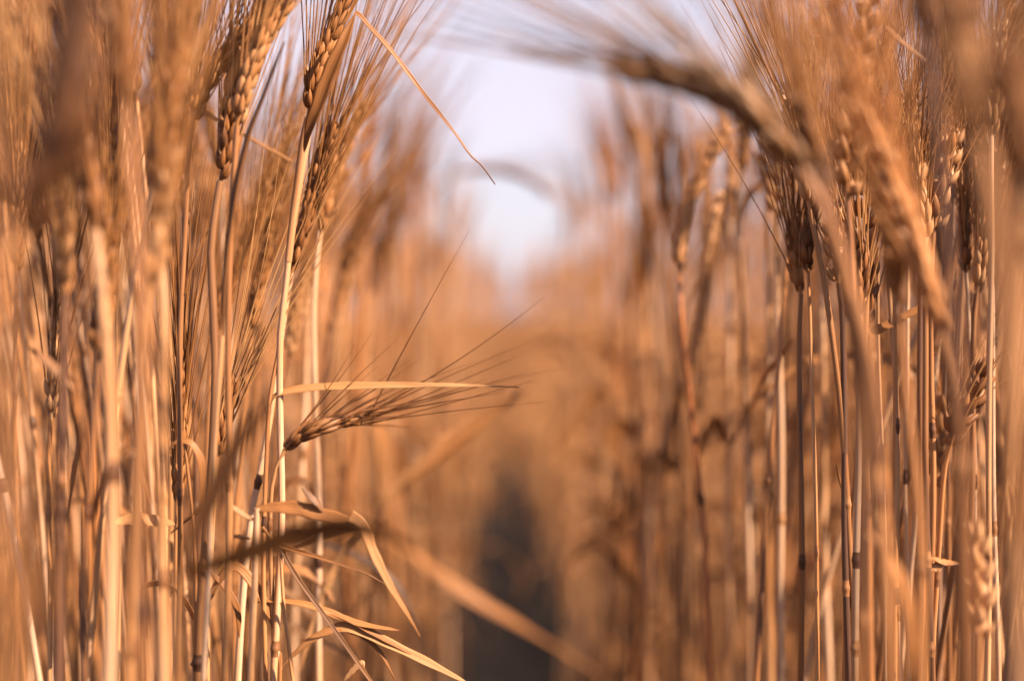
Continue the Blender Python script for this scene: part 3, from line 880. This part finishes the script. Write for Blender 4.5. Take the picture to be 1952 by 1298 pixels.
# the sharp stems that stand between and below those ears
for lab, dd, xb, xm, yt, ear_l, rr, nd in [
    ('bright narrow stem with a dark break near its foot, right of the furrow', 0.63, 1527, 1524, 560, 150, 1.6, [1085]),
    ('thin pale stem beside the bright narrow one', 0.61, 1560, 1546, 520, 150, 1.1, [1040]),
    ('greyish stem with one black joint low down', 0.60, 1619, 1606, 540, 160, 1.7, [1116]),
    ('orange stem with a dark red joint near the bottom edge', 0.59, 1632, 1637, 600, 160, 1.9, [1226, 1050]),
    ('ruddy stem with a torn red sheath at its joint', 0.61, 1650, 1648, 620, 150, 1.2, [1110]),
    ('golden stem with a tiny dry leaf stub sticking out right', 0.60, 1774, 1764, 470, 160, 1.7, [1068, 1240]),
    ('twin straw stem hard against the golden one on its left', 0.605, 1752, 1755, 420, 160, 1.6, [985]),
    ('slim stem in front of a dark gap, below the pale leaf', 0.61, 1714, 1706, 560, 150, 1.3, [1150]),
    ('yellow straight stem under the small dark ear', 0.62, 1840, 1856, 560, 140, 1.8, [1045]),
    ('last sharp thin stem before the right edge', 0.62, 1902, 1892, 420, 150, 1.4, [1020]),
    ('hair-thin straight stem right of the pale leaf', 0.63, 1690, 1676, 380, 150, 0.9, []),
    ('thin golden stem behind the slanting brown ear', 0.65, 1730, 1728, 330, 150, 1.2, [900]),
    ('soft grey stem in the gap before the bright narrow one', 0.74, 1492, 1484, 420, 160, 2.0, [1000]),
    ('broad soft brown stem next in from the dark-edged one', 0.80, 1466, 1464, 360, 160, 2.2, [930]),
    ('soft straw stem leaning in behind the golden awns', 0.78, 1580, 1566, 330, 170, 2.0, [980]),
    ('dusky stem among the wheat, left of the yellow straight one', 0.68, 1806, 1812, 560, 160, 1.8, [1010])]:
    lf = []
    if 'stub' in lab:
        lf = [([(1768, 1066), (1782, 1066), (1798, 1072), (1830, 1074)], 3.4, dict(taper='both', roll=0.9)), ([(1769, 1086), (1782, 1082), (1798, 1076)], 3.8, dict(taper='both', roll=0.5))]
    if 'torn red' in lab:
        lf = [([(1650, 1112), (1655, 1140), (1652, 1190), (1640, 1222)], 3.2, dict(taper='both', roll=0.5)), ([(1640, 1228), (1652, 1250), (1656, 1285)], 3.0, dict(taper='both'))]
    if 'dark gap' in lab:
        lf = [([(1656, 638), (1680, 626), (1712, 610), (1757, 586)], 4.4, dict(taper='blunt', roll=0.4, fold=0.4)), ([(1594, 885), (1602, 920), (1625, 975)], 1.3, dict(taper='both'))]
    if 'hair-thin' in lab:
        lf = [([(1632, 478), (1650, 505), (1668, 535), (1682, 560)], 1.2, dict(taper='both'))]
    j = lambda a: a * (rng.random() - 0.5)
    sl = (xm - xb) * 0.5
    stalk(lab, dd, [(xb, 1298), (xb + (xm - xb) * 0.55, 980), (xm, 650), (xm + sl * 0.4 + j(6), yt + 40), (xm + sl * 0.5 + j(10), yt)],
          [(xm + sl + j(14), yt - ear_l * 0.35), (xm + sl * 1.3 + j(24), yt - ear_l * 0.7), (xm + sl * 1.6 + j(44), yt - ear_l)],
          kind='wheat' if rng.random() < 0.25 else 'barley', awn=0.11 if dd < .7 else 0.13, spread=0.11, r=rr, group=RF, roll=rng.random() * 3, nodes=nd, size=0.92, leaves=lf)

for lab, dd, pts, ept in [
    ('blurred upright ear against the sky, right of the furrow mouth', 1.35, [(1262, 1298), (1258, 900), (1240, 600), (1216, 430), (1206, 350)], [(1200, 310), (1190, 260), (1184, 215), (1180, 170)]),
    ('blurred dark ear stem leaning left at the furrow mouth', 1.5, [(1240, 1298), (1238, 900), (1226, 640), (1196, 470), (1172, 390)], [(1160, 350), (1146, 310), (1136, 280)]),
    ('blurred bright orange stem right behind the dark leaning one', 1.2, [(1284, 1298), (1276, 980), (1262, 760), (1244, 560), (1232, 440)], [(1230, 390), (1228, 330), (1234, 270)]),
    ('blurred stalk with a curled orange leaf low by the furrow', 1.1, [(1200, 1298), (1204, 1100), (1216, 900), (1226, 700), (1230, 560)], [(1232, 500), (1230, 440), (1222, 390)]),
    ('blurred stalk standing straight between furrow and reddish stem', 1.0, [(1304, 1298), (1302, 1000), (1290, 760), (1276, 540), (1270, 420)], [(1268, 370), (1264, 310), (1272, 250)])]:
    lf = []
    if 'curled' in lab:
        lf = [([(1140, 830), (1156, 880), (1186, 930), (1198, 968), (1180, 996), (1150, 1010)], 10.0, dict(taper='both', roll=0.5)),
              ([(1205, 1120), (1170, 1060), (1130, 1040), (1096, 1060), (1080, 1110)], 8.0, dict(taper='tip', roll=0.6))]
    stalk(lab, dd, pts, ept, awn=0.12, spread=0.12, r=2.1, group=RF, lod=1, roll=rng.random() * 3, leaves=lf)

# blurred stalks lining both walls of the furrow as it recedes
WALL = [('pale', .85, (1.15, 1.15, 1.2)), ('dark brown', .12, (.6, .55, .55)), ('orange', .5, (1.1, .95, .8)), ('straw', .65, (1, 1, 1)), ('dusky', .25, (.75, .75, .82))]
for n, (dd, xb, xt, yt) in enumerate([
    (1.12, 1236, 1226, 400), (1.30, 1214, 1196, 330), (1.55, 1168, 1150, 350), (1.75, 1140, 1128, 400), (2.0, 1120, 1100, 430), (2.3, 1096, 1082, 450),
    (1.22, 1262, 1250, 350), (1.45, 1196, 1172, 400), (0.95, 1330, 1346, 470), (1.05, 1290, 1300, 430), (0.90, 1386, 1392, 420), (1.9, 1150, 1160, 380),
    (1.30, 760, 780, 420), (1.55, 800, 816, 400), (1.80, 830, 850, 420), (2.1, 858, 872, 450), (1.2, 716, 740, 380), (1.05, 668, 700, 370), (2.4, 880, 896, 470), (1.4, 776, 800, 360)]):
    nm, to, ti = WALL[n % 5]
    right = xb > 980
    q = 1 if right else -1
    stalk(f"{nm} blurred stalk lining the {'right' if right else 'left'} wall of the furrow", dd,
          [(xb, 1298), (xb + 4 * q, 950), (xb + (xt - xb) * 0.5, 680), (xt, yt + 60), (xt, yt)],
          [(xt + 3 * q, yt - 60 / dd), (xt - 2 * q, yt - 120 / dd), (xt - 14 * q, yt - 185 / dd)], awn=0.08, spread=0.08, r=2.1, lod=1, size=1.1,
          group='stalks lining the walls of the furrow', roll=rng.random() * 3, stem_tone=to, tint=ti, ear_tone=to, ear_tint=ti,
          leaves=[([(xb, 900 - 60 * (n % 3)), (xb - 24 * q, 860 - 60 * (n % 3)), (xb - 52 * q, 900 - 40 * (n % 3)), (xb - 64 * q, 990)], 8.0, dict(taper='tip', roll=0.5))])


# ================================================================ the rest of the crop
def proto_curve(r_, h, nod):
    lean = 0.10 * r_.random() + 0.01
    he = 0.075 + 0.02 * r_.random()
    zs = h - he * (1.0 if nod < 0.7 else 0.5)
    a = [np.array([0, 0, 0.0]), np.array([lean * 0.15, 0.01 * r_.normal(), zs * 0.35]), np.array([lean * 0.5, 0.012 * r_.normal(), zs * 0.72]), np.array([lean, 0.01 * r_.normal(), zs])]
    stem_pts = a
    e = [a[-1]]
    d = 0.12 + 0.1 * r_.random()
    cur = a[-1].copy()
    n = 7
    for i in range(n):
        d += nod / n
        cur = cur + np.array([math.sin(d), 0.05 * r_.normal(), math.cos(d)]) * he / n
        e.append(cur.copy())
    return stem_pts, e


def proto_parts(i, lod, r_):
    """Meshes of one stalk, standing at the origin, leaning along +X."""
    h = 0.74 + 0.12 * r_.random()
    nod = [0.15, 0.4, 0.9, 1.7, 0.25, 2.2, 0.6, 1.2][i % 8]
    sp, ep = proto_curve(r_, h, nod)
    out = []
    mb = MB()
    p = spline(sp, 26 if lod else 9)
    s = np.linspace(0, 1, len(p))
    rr = 0.0016 + 0.0007 * r_.random()
    tube(mb, p, rr * (1 - 0.4 * s ** 1.6), 8 if lod else 4, v0=r_.random() * 4)
    out.append(('stem', mb, M_STEM, None))
    if lod:
        for z in (0.12 + .04 * r_.random(), 0.3 + .08 * r_.random(), 0.5 + .1 * r_.random()):
            k = int(np.argmin(np.abs(p[:, 2] - z)))
            tt = unit(p[k + 1] - p[k - 1])
            ss = np.linspace(-1, 1, 7)
            mbn = MB()
            tube(mbn, p[k] + tt * (ss * 0.0034)[:, None], rr * (0.97 + 0.26 * np.exp(-(ss * 2.4) ** 2)), 8)
            out.append(('node', mbn, M_NODE, 0))
    mk, ma = MB(), MB()
    ear(mk, ma, ep, 'wheat' if (i % 8) == 6 else 'barley', lod, 0.12 if (i % 8) != 6 else 0.05, 0.13, r_.random() * 6, None, 1.05, r_)
    ei = len(out)
    out.append(('ear', mk, M_EAR, None))
    out.append(('beard', ma, M_AWN, ei))
    nl = 3 if lod else 2
    for j in range(nl):
        k = int(len(p) * (0.2 + 0.6 * (j + r_.random() * 0.8) / nl))
        a = r_.random() * 6.283
        dirn = np.array([math.cos(a), math.sin(a), 0])
        Ln = 0.10 + 0.14 * r_.random()
        up = 0.5 + 0.5 * r_.random()
        q = [p[k]]
        el = 1.25 - 0.3 * r_.random()
        for q_i in range(6):
            q.append(q[-1] + (dirn * math.cos(el) + np.array([0, 0, math.sin(el)])) * Ln / 6)
            el -= 0.32 + 0.28 * r_.random()
        mbl = MB()
        blade(mbl, spline(q, 20 if lod else 7), 0.006 + 0.004 * r_.random(), roll=r_.normal() * 0.6, twist=r_.normal(), fold=0.35, face=(-dirn[1], dirn[0], 0.7), taper='tip')
        out.append(('leaf', mbl, M_LEAF, None))
    return out


pr = np.random.default_rng(21)
PROTOS = []
for i in range(14):
    parts = []
    for (nm, mb, mat, par) in proto_parts(i, 1, pr):
        if mb.n:
            parts.append((nm, mb.mesh(nm, mat), par))
    PROTOS.append(parts)


def place_copy(parts, loc, rz, sc, label, group, wheat):
    r = root_at('wheat_stalk' if wheat else 'barley_stalk', loc)
    r.rotation_euler = (pr.normal() * 0.04, pr.normal() * 0.04, rz)
    r.scale = (sc, sc, sc)
    tag(r, label, 'wheat stalk' if wheat else 'barley stalk', group)
    made = []
    tv = [(1, 1, 1), (1.25, 1.25, 1.25), (.8, .82, .88), (1.15, 1.05, .9), (.65, .62, .62), (1.05, 1.1, 1.2), (.45, .42, .45), (.55, .5, .48), (1.2, 1.05, .9)][int(pr.integers(9))]  # random straw tints; the darkest also stand in for shaded gaps
    seen = 0
    for nm, me, par in parts:
        if nm == 'leaf':
            seen += 1
            if loc[1] < 1.1 and seen > 1:
                continue
        made.append(link(nm, me, r if par is None else made[par]))
        tone(made[-1], tv)
    return r


# where the seed drill sowed: two banks either side of the open furrow
cand = []
fr = np.random.default_rng(5)
Y_MAX = 7.0
while len(cand) < 2300:
    y = 0.78 + (Y_MAX - 0.78) * fr.random() ** 1.25
    half = 0.40 * y + 0.30
    x = (fr.random() * 2 - 1) * half
    edge = (0.07 if x > 0 else 0.115) + 0.012 * math.sin(y * 5) + 0.02 * fr.random()
    if y < 1.25:
        edge += 0.04
    if y > 2.8:
        edge *= max(0.0, (5.4 - y) / 2.6)
    if abs(x - 0.01) < edge:
        continue
    if y < 0.95 and fr.random() < 0.45:
        continue
    cand.append((x, y))


k = 0
while k < 140:
    y = 0.62 + 0.45 * fr.random()
    x = (fr.random() * 2 - 1) * (0.37 * y + 0.02)
    if abs(x) < (0.10 if x > 0 else 0.11) + 0.04 * (y - 0.6) + 0.01 * fr.random():
        continue
    cand.append((x, y))
    k += 1


def openness(c):
    x, y = c
    return y * 0.55 + (abs(x) - 0.12) * 2.0


cand.sort(key=openness)
hx = np.array(HERO_XY)
n_ind = 0
rest = []
GROUPS = {'L': 'blurred stalks massed in the left bank', 'R': 'blurred stalks massed in the right bank'}
for (x, y) in cand:
    if np.min(np.hypot(hx[:, 0] - x, hx[:, 1] - y)) < 0.008:
        continue
    if y < 1.35 and -0.13 * y < x < 0.165 * y:      # keep the mouth of the furrow open
        continue
    in_view = abs(x) < 0.36 * y + 0.02
    if n_ind < 196 and in_view and y < 4.2:
        side = 'L' if x < 0 else 'R'
        where = 'near' if y < 1.1 else ('mid' if y < 2.0 else 'far')
        i = int(fr.integers(len(PROTOS)))
        if abs(x) < 0.2 * y and (i % 8) in (2, 3, 5, 7):
            i = int(fr.choice([0, 1, 4, 6, 8, 9, 12]))
        wheat = (i % 8) == 6
        nodding = (i % 8) in (2, 3, 5, 7)
        kind = 'wheat' if wheat else ('nodding barley' if nodding else 'upright barley')
        bank = 'left' if side == 'L' else 'right'
        depth = {'near': 'close behind the sharp stems', 'mid': 'a little way along the furrow', 'far': 'far down the furrow'}[where]
        label = f'blurred {kind} stalk in the {bank} bank, {depth}'
        rz = fr.random() * 6.283
        if y < 1.6 or abs(x) < 0.22:      # few stalks lean right into the furrow mouth
            rz = (0.0 if x > 0 else math.pi) + fr.normal() * 0.9
        sc = (0.86 if abs(x) < 0.3 else 0.93) + 0.14 * fr.random() if y > 1.2 else 0.88 + 0.14 * fr.random()
        if abs(x) < 0.165 * y:
            sc = min(sc, (0.56 + 0.11 * y) / 0.8 + 0.03 * fr.random())
        place_copy(PROTOS[i], (x, y, 0), rz, sc, label, GROUPS[side] + ', ' + depth, wheat)
        n_ind += 1
    else:
        rest.append((x, y))

# the crop beyond and to the sides of what the lens sees, countless stalks
side_n = 0
while side_n < 230:
    x = (fr.random() * 2 - 1) * 1.6
    y = -1.4 + 2.1 * fr.random()
    if abs(x) < 0.20 + 0.02 * fr.random() or abs(x) < 0.40 * y + 0.05 or (y < 0.1 and abs(x) < .26) or (x > 0 and (y < x + 0.1 or fr.random() < 0.5)):
        continue
    rest.append((x, y))
    side_n += 1
far_n = 0
while far_n < 1500:
    y = Y_MAX + 9 * fr.random() ** 1.4
    x = (fr.random() * 2 - 1) * (0.42 * y + 0.3)
    rest.append((x, y))
    far_n += 1

for k in range(90):                     # where the furrow closes in the distance
    rest.append(((fr.random() - 0.5) * 0.34, 4.4 + 3.4 * fr.random()))

LOW = []
for i in range(10):
    byM = {}
    for (nm, mb, mat, par) in proto_parts(i, 0, pr):
        if mb.n:
            v, f, u = mb.arrays()
            byM.setdefault(mat.name, [mat, []])[1].append((v, f, u))
    LOW.append(byM)
acc_v, acc_f, acc_u, acc_m = [], [], [], []
mats = [M_STEM, M_EAR, M_AWN, M_LEAF]
nv = 0
for (x, y) in rest:
    byM = LOW[int(fr.integers(len(LOW)))]
    a = fr.random() * 6.283
    if abs(x) < 0.25:
        a = (0.0 if x > 0 else math.pi) + fr.normal() * 0.9
    sc = 0.88 + 0.17 * fr.random()
    R = np.array([[math.cos(a), -math.sin(a), 0], [math.sin(a), math.cos(a), 0], [0, 0, 1]]) * sc
    sh = fr.random(3) * 30
    for mi, m in enumerate(mats):
        if m.name not in byM:
            continue
        for v, f, u in byM[m.name][1]:
            acc_v.append(v @ R.T + np.array([x, y, 0]))
            acc_f.append(f + nv)
            acc_u.append(u + np.array([0, 0, sh[2]]))
            acc_m.append(np.full(len(f), mi, dtype=np.int32))
            nv += len(v)
me = mesh_from('barley_field', mats[0], np.concatenate(acc_v), np.concatenate(acc_f), np.concatenate(acc_u))
for m in mats[1:]:
    me.materials.append(m)
me.polygons.foreach_set('material_index', np.concatenate(acc_m))
me.update()
field = link('barley_field', me)
tone(field, None, 0.6)
tag(field, 'blurred mass of ripe barley filling the field behind the nearer stalks', None, None, 'stuff')
